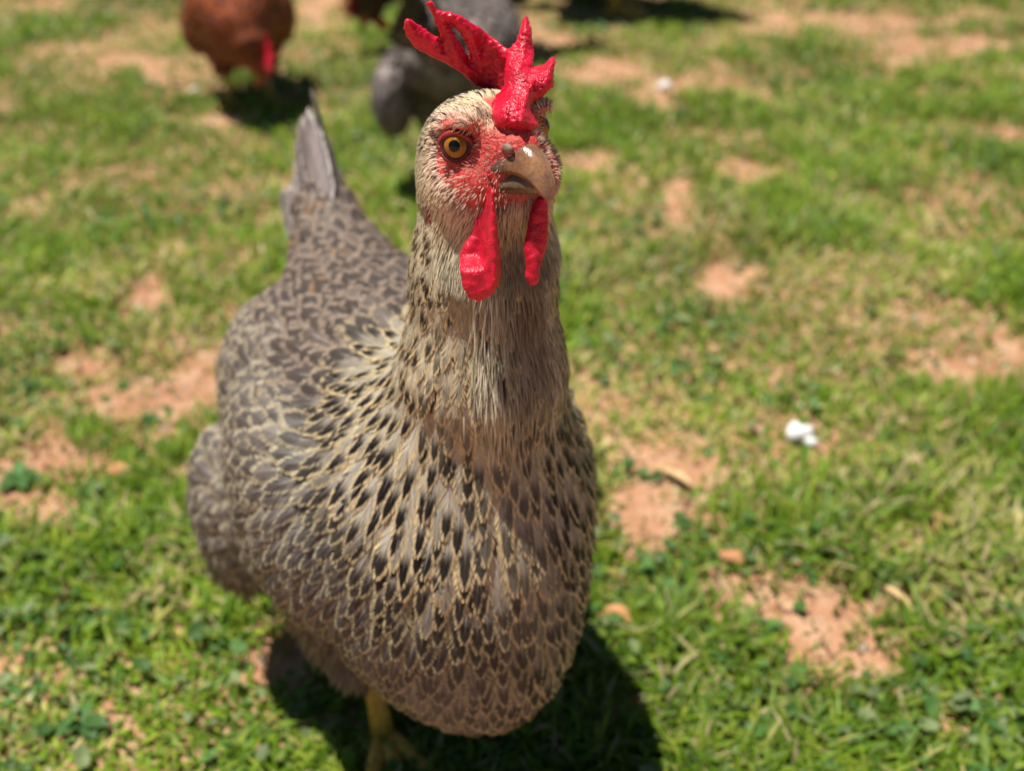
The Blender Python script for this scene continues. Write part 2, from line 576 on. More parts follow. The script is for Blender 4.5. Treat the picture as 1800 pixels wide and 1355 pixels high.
def feather_geo(C, Nn, S, W, prof, M=18, adv=.22, cup=.35, ragged=.12, rag_n=.0006, asym=None):
    """barbed vanes. returns V (N,m,3), UV (N,m,2), quad template (q,4)"""
    N, K1, _ = C.shape; K = K1 - 1
    def at(v):  # v (N,) or (m,) broadcast -> interpolation on stations
        x = np.clip(v, 0, 1.06) * K
        i = np.clip(np.floor(x).astype(int), 0, K - 1); t = x - i
        return i, t
    Vs, UVs, Q = [], [], []
    base = 0
    urow = np.array([0, .68, 1.0]); hwf = np.array([1.25, 1.2, .95])
    ar = np.arange(N)
    for side in (-1, 1):
        for m in range(M):
            v0 = (m + .5) / M * .985 + .01
            w = W * prof(v0)
            rj = 1 + rng.normal(0, ragged, N)
            zj = rng.normal(0, 1, N) * rag_n
            sk = rng.normal(0, .012, N)
            for r in range(3):
                u = urow[r]
                for e in (-1, 1):
                    v = v0 + adv * u * (prof(v0) ** .5) + sk * u + e * .5 / M * hwf[r]
                    i, t = at(v); t = t[:, None]
                    c = C[ar, i] * (1 - t) + C[ar, i + 1] * t
                    s = S[ar, i] * (1 - t) + S[ar, i + 1] * t
                    n = Nn[ar, i] * (1 - t) + Nn[ar, i + 1] * t
                    uu = u * (rj if r == 2 else 1.0)
                    Vs.append(c + s * (side * uu * w)[:, None] + n * (zj * u - cup * (uu * uu) * w * .5)[:, None])
                    UVs.append(np.stack([.5 + .5 * side * u * np.minimum(1, .35 + w / W) * np.ones(N), np.broadcast_to(v, (N,)) * 1.0], 1))
            for r in range(2):
                a = base + r * 2
                q = [a, a + 1, a + 3, a + 2]
                Q.append(q if side > 0 else q[::-1])
            base += 6
    # shaft
    ks = np.linspace(0, .93, 5)
    for v in ks:
        i, t = at(np.full(N, v)); t = t[:, None]
        c = C[ar, i] * (1 - t) + C[ar, i + 1] * t; s = S[ar, i] * (1 - t) + S[ar, i + 1] * t; n = Nn[ar, i] * (1 - t) + Nn[ar, i + 1] * t
        for e in (-1, 1):
            Vs.append(c + s * (e * W * .045 * (1 - .7 * v))[:, None] + n * .00025)
            UVs.append(np.stack([np.full(N, .5), np.full(N, v)], 1))
    for k in range(4):
        a = base + 2 * k
        Q.append([a, a + 1, a + 3, a + 2])
    return np.stack(Vs, 1), np.stack(UVs, 1), np.array(Q)


def simple_geo(C, Nn, S, W, prof, cup=.35):
    """plain 5-wide vane for far birds"""
    N, K1, _ = C.shape
    us = np.array([-1, -.5, 0, .5, 1]); V = []; UV = []
    for k in range(K1):
        v = k / (K1 - 1)
        for u in us:
            V.append(C[:, k] + S[:, k] * (u * W * prof(max(v, .08)))[:, None] - Nn[:, k] * (cup * u * u * W * .5)[:, None])
            UV.append(np.tile([.5 + .5 * u, v], (N, 1)))
    Q = [[k * 5 + j, k * 5 + j + 1, k * 5 + j + 6, k * 5 + j + 5] for k in range(K1 - 1) for j in range(4)]
    return np.stack(V, 1), np.stack(UV, 1), np.array(Q)


def flat_feathers(V, UV, Q, fa, fb):
    N, m, _ = V.shape
    F = (Q[None] + (np.arange(N) * m)[:, None, None]).reshape(-1, 4)
    return V.reshape(-1, 3), F, UV.reshape(-1, 2), {'fa': np.repeat(fa, m, 0), 'fb': np.repeat(fb, m, 0)}


def poisson(P, rad, ncell=.006, fl=None, asp=None):
    """greedy dart throwing, P (n,3) in random order, rad (n,)"""
    cell = ncell; grid = {}; keep = []
    for i in range(len(P)):
        p = P[i]; r = rad[i]; A = 1.0 if asp is None else asp[i]; r = r * A; f = None if fl is None else fl[i]; k = (int(p[0] // cell), int(p[1] // cell), int(p[2] // cell)); R = int(r // cell) + 1
        ok = True
        for a in range(k[0] - R, k[0] + R + 1):
            for b in range(k[1] - R, k[1] + R + 1):
                for c in range(k[2] - R, k[2] + R + 1):
                    for j in grid.get((a, b, c), ()):
                        q = P[j]
                        x, y, z = p[0] - q[0], p[1] - q[1], p[2] - q[2]
                        if f is None: hit = x * x + y * y + z * z < r * r
                        else:
                            al = x * f[0] + y * f[1] + z * f[2]
                            hit = (x * x + y * y + z * z - al * al) * A * A + al * al < r * r
                        if hit:
                            ok = False; break
                    if not ok: break
                if not ok: break
            if not ok: break
        if ok:
            grid.setdefault(k, []).append(i); keep.append(i)
    return np.array(keep)


def sample_mesh(V, Q, n):
    a, b, c, d = (V[Q[:, i]] for i in range(4))
    ar = np.linalg.norm(np.cross(c - a, d - b), axis=1)
    i = rng.choice(len(Q), n, p=ar / ar.sum())
    u, v = rng.random((2, n, 1))
    return (a[i] * (1 - u) + b[i] * u) * (1 - v) + (d[i] * (1 - u) + c[i] * u) * v


def flow_field(guides, power=3.2):
    gp = np.array([g[0] for g in guides], float); gd = nrm(np.array([g[1] for g in guides], float))
    def fl(P):
        d = np.linalg.norm(P[:, None] - gp[None], axis=2)
        w = 1 / (d + .004) ** power
        return nrm((w[..., None] * gd[None]).sum(1) / w.sum(1)[:, None])
    return fl


def bristles(f, P, d, L, W, lift, col, tipcol, K=3, root=.0004):
    """hair-like strip feathers"""
    C, Nn, S = spines(f, P, d, L, lift, K)
    N = len(P); V = []; cc = []
    prof = np.array([.7, 1.0, .75, .12]) if K == 3 else np.linspace(1, .1, K + 1)
    for k in range(K + 1):
        t = k / K
        for e in (-1, 1):
            V.append(C[:, k] + S[:, k] * (e * W * prof[k])[:, None] + Nn[:, k] * (.0015 - root))
            cc.append(col * (1 - t) + tipcol * t)
    V = np.stack(V, 1); cc = np.stack(cc, 1); m = V.shape[1]
    Q = np.array([[2 * k, 2 * k + 1, 2 * k + 3, 2 * k + 2] for k in range(K)])
    F = (Q[None] + (np.arange(N) * m)[:, None, None]).reshape(-1, 4)
    return V.reshape(-1, 3), F, cc.reshape(-1, 3)


def make_legs(root, hips, zfloor=0.0, spread=0.0, mat=M_LEG):
    for (x, y, z, fx, fy) in hips:
        V, Q, T = tube([(x, y, z), (x - .012, y, z * .62), (fx - .006, fy, .03), (fx, fy, .010)], [.010, .0068, .0060, .0075], 12)
        leg = make_mesh('leg', V, [Q, T], mat, root)
        for a in (-.5, 0.0, .5, math.pi):
            l = .05 if abs(a) < 1 else .022
            c, s = math.cos(a), math.sin(a)
            pts = [(fx, fy, .010), (fx + c * l * .35, fy + s * l * .35, .011), (fx + c * l * .7, fy + s * l * .7, .007), (fx + c * l, fy + s * l, .005)]
            V, Q, T = tube(pts, [.006, .0052, .0045, .0032], 10)
            toe = make_mesh('toe', V, [Q, T], mat, leg)


# ------------------------------------------------------------------ the speckled hen
PSI = math.radians(23)
HEADW = pix(856, 261, .371)
HPSI = math.radians(33)
ORG = np.array([-.0586, .443, 0.0])
YAW = PSI - math.pi / 2
Rw = np.array([[math.cos(YAW), -math.sin(YAW), 0], [math.sin(YAW), math.cos(YAW), 0], [0, 0, 1]])


def W2L(p): return (p - ORG) @ Rw
def L2W(p): return p @ Rw.T + ORG


HC = W2L(HEADW)
dy = HPSI - PSI
HP = math.radians(15)
Hf = np.array([math.cos(dy) * math.cos(HP), math.sin(dy) * math.cos(HP), math.sin(HP)]); Hl = np.array([-math.sin(dy), math.cos(dy), 0]); Hu = np.cross(Hf, Hl)
HM = np.stack([Hf, Hl, Hu], 1)      # head -> local


def Hd(x, y, z): return HC + HM @ np.array([x, y, z])
def to_head(p): return (p - HC) @ HM


EYES = [(.0108, -.0180, .0050), (.0098, .0172, .0050)]


def head_sdf(p):
    q = to_head(p)
    s = ell(q, (-.002, 0, .0005), (.0265, .0188, .0180))
    s = smin(s, ell(q, (.004, 0, -.012), (.021, .0168, .015)), .010)
    s = smin(s, cone(q, (.008, 0, -.002), (.0225, 0, .0005), .0125, .0062), .007)
    for sg in (-1, 1):
        s = smin(s, ell(q, (.0085, sg * .0154, .0118), (.0105, .0052, .0024)), .006)
        s = smin(s, ell(q, (.006, sg * .0138, -.0095), (.013, .0075, .009)), .006)
        s = smax(s, -(np.linalg.norm(q - np.array([.0126, sg * .0214, .0048]), axis=1) - .0060), .003)
    return s


NECK = [(HC[0] - .004, HC[1], HC[2] - .016, .0225), (HC[0] - .004, HC[1] * .95, .345, .0265), (HC[0] - .002, HC[1] * .8, .300, .0325), (.082, HC[1] * .5, .245, .050)]


def trunk_sdf(p):
    s = ell(p, (.010, -.003, .203), (.125, .074, .078))
    s = smin(s, ell(p, (.072, -.002, .180), (.076, .062, .082)), .03)
    s = smin(s, ell(p, (.096, .004, .146), (.040, .028, .040)), .03)
    s = smin(s, cone(p, (-.07, -.002, .225), (-.150, .003, .268), .046, .017), .03)
    for sg in (-1, 1):
        s = smin(s, ell(p, (-.045, sg * .038 - .004, .208), (.070, .042, .056)), .010)
        s = smin(s, ell(p, (.020, .054 if sg > 0 else -.064, .198), (.075, .029, .060)), .006)
        s = smin(s, cone(p, (-.005, sg * .048, .145), (.022, sg * .040, .078), .042, .021), .02)
    s = smin(s, ell(p, (-.055, -.088, .136), (.042, .024, .050)), .010)
    s = smin(s, ell(p, (-.075, .080, .150), (.050, .026, .055)), .014)
    return s


def hen_sdf(p):
    s = trunk_sdf(p)
    nk = None
    for a, b in zip(NECK[:-1], NECK[1:]):
        c = cone(p, a[:3], b[:3], a[3], b[3])
        nk = c if nk is None else smin(nk, c, .008)
    s = smin(s, nk, .035)
    return smin(s, head_sdf(p), .010)


def build_main_hen():
    root = empty('hen', ORG, YAW)
    tag(root, 'large cream and black speckled hen in front, red comb flopped over, staring at the camera', 'hen', 'hens on the grass')
    def ax(parts):
        return np.unique(np.round(np.concatenate([np.arange(a, b, s) for a, b, s in parts]), 6))
    hx, hy, hz = HC
    xs = ax([(-.20, hx - .04, .004), (hx - .04, hx + .042, .0012), (hx + .042, .19, .004)])
    ys = ax([(-.15, hy - .032, .004), (hy - .032, hy + .032, .0012), (hy + .032, .14, .004)])
    zs = ax([(.05, hz - .04, .004), (hz - .04, hz + .036, .0012)])
    V, Q = surface_nets(eval_grid(hen_sdf, xs, ys, zs), xs, ys, zs)
    V = relax(hen_sdf, V)
    q = to_head(V)
    # skin colour: bare red face round eye and beak, pale crown, dusky under the plumage
    dn = np.array([0, 0, .0022])
    eyed = np.minimum(np.linalg.norm(q + dn - np.array(EYES[0]), axis=1), np.linalg.norm(q + dn - np.array(EYES[1]), axis=1))
    red = np.maximum(1 - sstep(.0100, .016, eyed), sstep(.002, .012, q[:, 0]) * (1 - sstep(.006, .013, q[:, 2])) * sstep(-.022, -.014, q[:, 2]))
    red = np.maximum(red, (1 - sstep(.003, .007, np.abs(q[:, 1]))) * sstep(.0, .01, q[:, 0]) * sstep(0, .01, q[:, 2]))
    inhead = 1 - sstep(.034, .046, np.linalg.norm(q, axis=1))
    red = red * inhead
    col = np.tile([.085, .068, .055], (len(V), 1)) * 1.0
    crown = np.array([.48, .34, .20])
    col = col * (1 - inhead[:, None]) + crown * inhead[:, None]
    thr = sstep(-.010, -.020, q[:, 2]) * inhead
    col = col * (1 - thr[:, None]) + np.array([.22, .10, .07]) * thr[:, None]
    col = col * (1 - red[:, None]) + np.array([.60, .055, .045]) * red[:, None]
    body = make_mesh('body', V, Q, M_BODY, root, cols={'Col': col})

    # ---- flow of the plumage
    G = []
    def gh(x, y, z, dx, dyy, dz): G.append((Hd(x, y, z), HM @ np.array([dx, dyy, dz])))
    for sg in (-1, 1):
        gh(.02, sg * .010, .005, -1, sg * .35, .15); gh(.005, sg * .012, .022, -1, sg * .3, .1)
        gh(-.02, sg * .012, .015, -.8, sg * .1, -.6); gh(.014, sg * .016, -.008, -.85, sg * .3, -.30)
        gh(.0, sg * .02, -.008, -.6, 0, -.75); gh(-.02, sg * .012, -.01, -.3, 0, -1)
        gh(.018, sg * .006, -.02, -.3, sg * .1, -1); gh(.008, sg * .021, .013, -.95, sg * .1, -.1)
        gh(.0, sg * .018, -.03, -.15, sg * .15, -1)
    hxy = HC
    for z in (.34, .31, .28):
        r = .035
        for a in np.linspace(0, 2 * np.pi, 8, endpoint=False):
            c, s = math.cos(a), math.sin(a)
            fl = .25 if z < .3 else .06
            G.append(((hxy[0] + r * c, hxy[1] * .9 + r * s, z), (c * fl - (.25 if c < 0 else 0), s * fl, -1)))
    for sg in (-1, 1):
        G += [((.10, sg * .055, .245), (-.25, sg * .45, -.8)), ((.05, sg * .06, .265), (-.75, sg * .4, -.35)),
              ((.08, sg * .085, .19), (-.6, 0, -.8)), ((.12, sg * .05, .17), (-.25, 0, -1)), ((.03, sg * .09, .20), (-1, 0, -.4)),
              ((-.05, sg * .09, .21), (-1, 0, -.25)), ((.0, sg * .07, .26), (-1, sg * .12, -.12)), ((-.09, sg * .05, .25), (-1, sg * .1, .0)),
              ((.06, sg * .07, .11), (-.8, 0, -.5)), ((-.06, sg * .10, .14), (-.55, 0, -.8)), ((0, sg * .06, .11), (-.3, 0, -1))]
    G += [((.145, 0, .22), (.05, 0, -1)), ((.150, 0, .17), (-.1, 0, -1)), ((.12, 0, .11), (-.7, 0, -.6)), ((.05, 0, .09), (-1, 0, -.1)),
          ((.02, 0, .29), (-1, 0, 0)), ((-.06, 0, .28), (-1, 0, -.05)), ((-.13, 0, .28), (-.9, 0, .4))]
    flow = flow_field(G)

    # ---- contour feathers
    n = 60000
    P = sample_mesh(V, Q, n)
    hd = np.linalg.norm(to_head(P), axis=1)
    qh = to_head(P)
    nk_r = np.hypot(P[:, 0] - NECK[1][0], P[:, 1] - NECK[1][1])
    neck = sstep(.222, .255, P[:, 2] + .25 * (P[:, 0] - .11)) * (1 - sstep(.044, .064, nk_r))
    tz = sstep(.375, .255, P[:, 2])               # 0 high on neck .. 1 at base
    throat = sstep(.012, .025, (P[:, 0] - NECK[1][0])) * sstep(.30, .33, P[:, 2])
    ok = (P[:, 2] < HC[2] - .024) | (qh[:, 0] < -.018) | ((qh[:, 2] < -.014) & (qh[:, 0] < -.001))
    P, neck, tz, throat = P[ok], neck[ok], tz[ok], throat[ok]
    order = rng.permutation(len(P)); P, neck, tz, throat = P[order], neck[order], tz[order], throat[order]
    back = (1 - neck) * sstep(.10, .03, P[:, 0] + .25 * (P[:, 2] - .2) * 0)       # behind the breast
    fluff = (1 - neck) * sstep(.135, .10, P[:, 2]) * sstep(.08, .03, P[:, 0])
    rad = neck * (.0025 + .0019 * tz) + (1 - neck) * (.0047 + .0010 * back)
    k = poisson(P, rad, .006, flow(P), 1.3 + .5 * np.maximum(neck, .85 * (1 - back)))
    P, neck, tz, throat, back, fluff = (a[k] for a in (P, neck, tz, throat, back, fluff))
    N = len(P)
    L = neck * (.019 + .021 * tz) + (1 - neck) * (.029 + .004 * back)
    Wd = neck * (.0025 + .0024 * tz) + (1 - neck) * (.0052 + .0018 * back)
    L *= rng.normal(1, .10, N).clip(.75, 1.3); Wd *= rng.normal(1, .1, N).clip(.75, 1.3)
    lift = neck * (.0010 + .0010 * tz) + (1 - neck) * .0036 + rng.random(N) * .0010
    d = flow(P) + rng.normal(0, .06, (N, 3))
    C, Nn, S = spines(hen_sdf, P, d, L, lift, 6)
    # colours
    r1, r2 = rng.random((2, N, 1))
    cream = np.array([.60, .46, .25]); tan = np.array([.34, .26, .195]); taupe = np.array([.185, .140, .115]); grey = np.array([.215, .190, .155])
    hack = cream * 1.08
    lightneck = np.array([.66, .57, .37])
    nb = (lightneck * (1 - tz[:, None]) + np.array([.52, .46, .36]) * tz[:, None])
    bb = grey * (1 - back[:, None]) + taupe * back[:, None]
    A = nb * neck[:, None] + bb * (1 - neck[:, None])
    eb = np.array([.42, .36, .195]) * (1 - back[:, None]) + (tan * (1 - r2) + np.array([.23, .17, .13]) * r2) * back[:, None]
    B = hack * neck[:, None] + eb * (1 - neck[:, None])
    rusty = (back > .5) & (rng.random(N) < .025)
    B[rusty] = [.30, .16, .08]
    pinkgrey = sstep(-.02, -.07, P[:, 1] + 0 * P[:, 0]) * sstep(.17, .13, P[:, 2]) * sstep(.06, -.02, P[:, 0])
    A = A * (1 - pinkgrey[:, None]) + np.array([.30, .235, .215]) * pinkgrey[:, None]
    B = B * (1 - pinkgrey[:, None]) + np.array([.36, .29, .26]) * pinkgrey[:, None]
    soft = (1 - neck) * np.maximum(sstep(.022, -.028, P[:, 1]) * sstep(.225, .195, P[:, 2]), sstep(-.040, -.062, P[:, 1]))
    A = A * (1 - .8 * soft[:, None]) + np.array([.225, .198, .172]) * .8 * soft[:, None]
    B = B * (1 - .75 * soft[:, None]) + np.array([.36, .315, .215]) * .75 * soft[:, None]
    mid = np.exp(-((P[:, 1] - .008) / .014) ** 2) * sstep(.185, .225, P[:, 2]) * sstep(.08, .10, P[:, 0])
    A = A * (1 - .6 * mid[:, None]) + np.array([.44, .39, .27]) * .6 * mid[:, None]
    lf = ((1 - soft) * sstep(.0, .03, P[:, 1]) * sstep(.03, .06, P[:, 0]))[:, None]  # left breast: olive cream, painted brighter and yellower to offset its brown shade
    B = B * (1 - lf) + np.array([.58, .52, .30]) * lf; A = A * (1 - .6 * lf) + np.array([.33, .30, .23]) * .6 * lf
    A *= .60 + .30 * r1; B *= .70 + .32 * r2
    spot = neck * 1.0 + (1 - neck) * (.88 - .33 * back)
    spot = spot * (1 - pinkgrey * .9) * (1 - .9 * fluff) * (1 - .75 * throat)
    spot *= np.where(rng.random(N) < .16, .25, 1) * (1 - .42 * soft) * (1 - .5 * mid * rng.random(N) ** .4)
    fa = np.concatenate([A, spot[:, None]], 1); rr_ = np.where(neck > .5, (1 - tz) * .30 + .22, 0.18 * (1 - back)) + .35 * rng.random(N)
    fb = np.concatenate([B, rr_.clip(0, 1)[:, None]], 1)
    isn = (neck > .5) | (back < .4)
    # pick the 300 contour feathers that show largest
    Vw = L2W(C[:, 4]); nw = Nn[:, 4] @ Rw.T
    vd = nrm(CPOS - Vw); face = np.sum(vd * nw, 1)
    px, py, D = to_pix(Vw)
    score = np.clip(face, 0, 1) * L * Wd / D ** 2 * ((px > 330) & (px < 1080) & (py > 380) & (py < 1260))
    score *= (px > 640 - (py - 700) * .6)          # the near side of breast and hackle
    big = np.zeros(N, bool); big[np.argsort(-score)[:300]] = True
    rest = []
    for sel, prof, M in ((isn, prof_lance, 24), (~isn, prof_round, 30)):
        idx = np.where(sel)[0]
        Vv, UV, Qd = feather_geo(C[idx], Nn[idx], S[idx], Wd[idx], prof, M, adv=.24 if prof is prof_lance else .20,
                                 cup=.45, ragged=.055, rag_n=.00025)
        m = ~big[idx]
        rest.append(flat_feathers(Vv[m], UV[m], Qd, fa[idx][m], fb[idx][m]))
        for j in np.where(big[idx])[0]:
            v, F, uv, cc = flat_feathers(Vv[j:j + 1], UV[j:j + 1], Qd, fa[idx][j:j + 1], fb[idx][j:j + 1])
            make_mesh('feather', v, F, M_FEATHER, root, uv=uv, cols=cc)
    off = len(rest[0][0])
    pl = make_mesh('plumage', np.concatenate([rest[0][0], rest[1][0]]), np.concatenate([rest[0][1], rest[1][1] + off]), M_FEATHER, root,
                   uv=np.concatenate([rest[0][2], rest[1][2]]), cols={k: np.concatenate([rest[0][3][k], rest[1][3][k]]) for k in ('fa', 'fb')})
    tag(pl, kind='stuff')

    # ---- short feathers and bristles of head and throat
    P = sample_mesh(V, Q, 90000)
    q = to_head(P)
    hd = np.linalg.norm(q, axis=1)
    fr = P[:, 0] - NECK[1][0] - .011 - .75 * np.abs(P[:, 1] - HC[1])
    m = (hd < .036 + .006 * rng.random(len(P))) | ((fr > .012 * rng.random(len(P))) & (P[:, 2] > .284 - .045 * np.exp(-((P[:, 1] - .010) / .016) ** 2) + .085 * rng.random(len(P)) ** .7))
    P = P[m]
    Qh = Q[np.linalg.norm(to_head(V[Q].mean(1)), axis=1) < .040]
    P = np.concatenate([P, sample_mesh(V, Qh, 36000)]); q = to_head(P); hd = np.linalg.norm(q, axis=1)
    eyed = np.minimum(np.linalg.norm(q - np.array(EYES[0]), axis=1), np.linalg.norm(q - np.array(EYES[1]), axis=1))
    eye2 = np.minimum(np.linalg.norm(q + dn - np.array(EYES[0]), axis=1), np.linalg.norm(q + dn - np.array(EYES[1]), axis=1))
    red = np.maximum(1 - sstep(.0100, .0165, eye2), sstep(.003, .014, q[:, 0]) * sstep(-.024, -.014, q[:, 2]) * (1 - sstep(.010, .016, q[:, 2])))
    gd = np.minimum(np.linalg.norm(q - [.0135, -.0160, -.0100], axis=1), np.linalg.norm(q - [.0135, .0160, -.0100], axis=1))
    keep = (gd > .0030) & ~((q[:, 0] < -.003 + .004 * rng.random(len(P))) & (q[:, 2] < -.013)) & (eyed > .0066) & (rng.random(len(P)) < (1 - .88 * red)) & ~((np.abs(q[:, 1]) < .0035) & (q[:, 0] > .004) & (q[:, 2] > .004)) & (q[:, 0] < .0275)
    P, q, hd, red = P[keep], q[keep], hd[keep], red[keep]
    N = len(P)
    low = sstep(-.012, -.03, q[:, 2])
    L = .0052 + .0105 * low + .0015 * rng.random(N); L = L * (1 - .66 * red)
    Wd = (.00026 + .00016 * rng.random(N)) * (1 - .52 * red) * (1 - .25 * low)
    lift = .0006 + .0008 * rng.random(N) + .0008 * low
    d = flow(P) + rng.normal(0, .07, (N, 3))
    cream = np.array([.74, .57, .36]); olive = np.array([.30, .25, .15]); dark = np.array([.05, .042, .034]); grey = np.array([.40, .35, .27]); pink = np.array([.74, .45, .33])
    t = rng.random((N, 1))
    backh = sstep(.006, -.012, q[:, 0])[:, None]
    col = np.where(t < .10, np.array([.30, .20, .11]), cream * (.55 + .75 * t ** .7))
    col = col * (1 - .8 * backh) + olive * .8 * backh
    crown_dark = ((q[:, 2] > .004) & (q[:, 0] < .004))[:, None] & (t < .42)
    col = np.where(crown_dark, dark, col)
    lowc = np.where(t < .17, dark * 1.2, np.where(t < .55, np.array([.38, .35, .22]), np.array([.68, .62, .46])))
    lo = low[:, None]
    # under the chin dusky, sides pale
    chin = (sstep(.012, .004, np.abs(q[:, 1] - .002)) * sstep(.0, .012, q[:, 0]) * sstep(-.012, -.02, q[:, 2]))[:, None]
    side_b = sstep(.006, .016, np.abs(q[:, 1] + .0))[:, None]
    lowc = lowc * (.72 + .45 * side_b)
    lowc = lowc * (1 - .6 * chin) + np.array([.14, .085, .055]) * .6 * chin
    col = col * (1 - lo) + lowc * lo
    col = col * (1 - red[:, None]) + (pink * (.45 + .9 * t)) * red[:, None]
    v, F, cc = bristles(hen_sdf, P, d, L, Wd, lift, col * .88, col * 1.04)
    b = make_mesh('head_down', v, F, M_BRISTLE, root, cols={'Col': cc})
    tag(b, 'short cream and dusky hair-like feathers of head and throat', kind='stuff')

    Qf = Q[(V[Q].mean(1)[:, 2] < .125) & (V[Q].mean(1)[:, 0] < .085)]
    P = sample_mesh(V, Qf, 5200); N = len(P); t = rng.random((N, 1))
    fc = np.where(t < .35, [.11, .08, .05], np.where(t < .75, [.20, .15, .09], [.30, .25, .15]))
    v, F, cc = bristles(hen_sdf, P, flow(P) * .8 + np.array([0, 0, -.5]) + rng.normal(0, .25, (N, 3)), .014 + .012 * rng.random(N), .0005 + .0004 * rng.random(N), .004 + .006 * rng.random(N), fc * .8, fc * 1.1)
    tag(make_mesh('thigh_down', v, F, M_BRISTLE, root, cols={'Col': cc}), kind='stuff')

    # ---- tail and wing quills
    def quills(name, bases, dirs, Ls, Ws, up, cA, cB, bend=.0):
        for bp, dd, l, w, uu in zip(bases, dirs, Ls, Ws, up):
            dd = nrm(np.array(dd, float)); K = 6
            C = np.stack([np.array(bp) + dd * l * k / K - np.array([0, 0, 1]) * bend * (k / K) ** 2 * l for k in range(K + 1)])[None]
            T = nrm(np.gradient(C, axis=1)); U = np.broadcast_to(nrm(np.array(uu, float)), C.shape)
            S = nrm(np.cross(U, T)); Nn = nrm(np.cross(T, S))
            Vv, UV, Qd = feather_geo(C, Nn, S, np.array([w]), prof_round, 30, adv=.10, cup=.25, ragged=.02, rag_n=.0002)
            k = rng.random() * 1.8 - .4
            fa = np.array([[*(np.array(cA) * (.8 + .4 * k)), .35]]); fb = np.array([[*(np.array(cB) * (.8 + .4 * k)), rng.random()]])
            v, F, uv, cc = flat_feathers(Vv, UV, Qd, fa, fb)
            make_mesh(name, v, F, M_FEATHER, root, uv=uv, cols=cc)
    bs, ds, ls, ws, us = [], [], [], [], []
    for i in range(7):
        for sg in (-1, 1):
            t = i / 6
            bs.append((-.122 - .004 * i, sg * (.004 + .014 * t) + .004, .266 - .030 * t))
            ds.append((-.72, sg * (.01 + .035 * t) + .06 + rng.normal(0, .02), .72 - .42 * t + rng.normal(0, .03)))
            ls.append((.098 - .02 * t) * (.75 + .25 * rng.random())); ws.append(.0120); us.append((.25, sg * (1.0), .30))
    quills('tail_feather', bs, ds, ls, ws, us, (.30, .26, .25), (.50, .45, .43), .05)
    bs, ds, ls, ws, us = [], [], [], [], []
    for sg in (-1, 1):
        for i in range(8):
            t = i / 7
            bs.append((.015 - .075 * t, sg * (.094 - .006 * t), .200 - .012 * t + .012 * (i % 2)))
            ds.append((-1, -sg * .10, -.12 - .10 * t)); ls.append(.088); ws.append(.0125); us.append((0, sg, .25))
    quills('wing_feather', bs, ds, ls, ws, us, (.17, .13, .11), (.25, .19, .15), .0)

    # ---- comb
    PA = [(748, 4), (757, 1), (770, 17), (792, 22), (810, 29), (846, 51), (872, 71), (892, 86), (905, 95), (905, 190), (880, 190), (868, 170), (823, 140), (806, 125), (774, 108), (746, 94),
          (726, 82), (714, 65), (709, 45), (712, 34), (721, 33), (734, 43), (754, 57), (772, 68), (779, 88), (775, 66), (766, 42), (757, 21)]
    SL = [(786, 38), (799, 46), (812, 62), (823, 84), (829, 110), (818, 92), (806, 72), (794, 52)]
    PB = [(922, 26), (929, 30), (933, 44), (937, 78), (939, 100), (937, 118), (957, 113), (966, 101), (974, 102), (976, 112), (974, 131), (972, 153), (957, 167), (939, 178), (933, 189), (940, 204), (949, 222), (935, 234),
          (917, 238), (880, 236), (862, 226), (860, 200), (866, 178), (885, 150), (889, 111), (897, 89), (908, 71), (917, 36)]
    def comb_f(pl):
        p = L2W(pl); px, py, D = to_pix(p); k = D / FPX
        bmp = .0004 * np.sin(px * .31 + np.sin(py * .23) * 2) * np.sin(py * .37 + 1.3 * np.sin(px * .17))
        dA = np.maximum(polydist(px, py, PA), -polydist(px, py, SL) - 1.0) * k
        SA = .3700 + (px - 890) / 180 * .008 + (py - 100) / 100 * .014 - .008 * sstep(850, 905, px) + .0015 * np.sin(px * .045)
        tA = .0030 * np.sqrt(np.clip(-dA / .0028, 0, 1)) + .0012 * sstep(120, 170, py)
        sA = np.maximum(dA, (np.abs(D - SA) - tA) * .8)
        dB = polydist(px, py, PB) * k
        SB = .3585 + (130 - py) / 100 * .005 - sstep(940, 975, px) * .004 + .001 * np.sin(py * .09)
        tB = (.0034 + .0072 * sstep(70, 215, py)) * np.sqrt(np.clip(-dB / .0042, 0, 1))
        # folds where the blade twists
        fold = .0016 * np.exp(-((px - 925 - (py - 180) * -.25) / 7) ** 2) * sstep(120, 150, py)
        sB = np.maximum(dB, (np.abs(D - SB + fold) - tB) * .8)
        s = smin(sA, sB, .003)
        return s + bmp
    cw = np.array([pix(px, py, d) for px in (700, 985) for py in (-5, 245) for d in (.330, .398)])
    cl = W2L(cw)
    V, Q = sdf_mesh(comb_f, cl.min(0), cl.max(0), .0007)
    cpx, cpy, cD = to_pix(L2W(V))
    gm = np.clip(sstep(880, 900, cpx) + .12 + .6 * sstep(.0012, .0002, -np.maximum(polydist(cpx, cpy, PA), -polydist(cpx, cpy, SL)) * .37 / 1800), 0, 1)
    comb = make_mesh('comb', V, Q, M_COMB, root, cols={'Col': np.repeat(gm[:, None], 3, 1)})
    comb['label'] = 'bright red fleshy comb with long points, rear blade flopped sideways'

    # ---- wattles
    W1 = [(854, 334), (862, 326), (870, 337), (869, 357), (874, 392), (879, 428), (882, 472), (879, 501), (864, 519), (841, 531), (823, 523), (812, 501), (808, 472), (808, 446), (817, 426), (830, 412), (833, 388), (846, 361)]
    W2 = [(937, 361), (944, 345), (963, 345), (964, 383), (963, 423), (955, 454), (949, 472), (950, 488), (942, 502), (931, 502), (922, 486), (924, 463), (921, 439), (925, 406), (931, 374)]
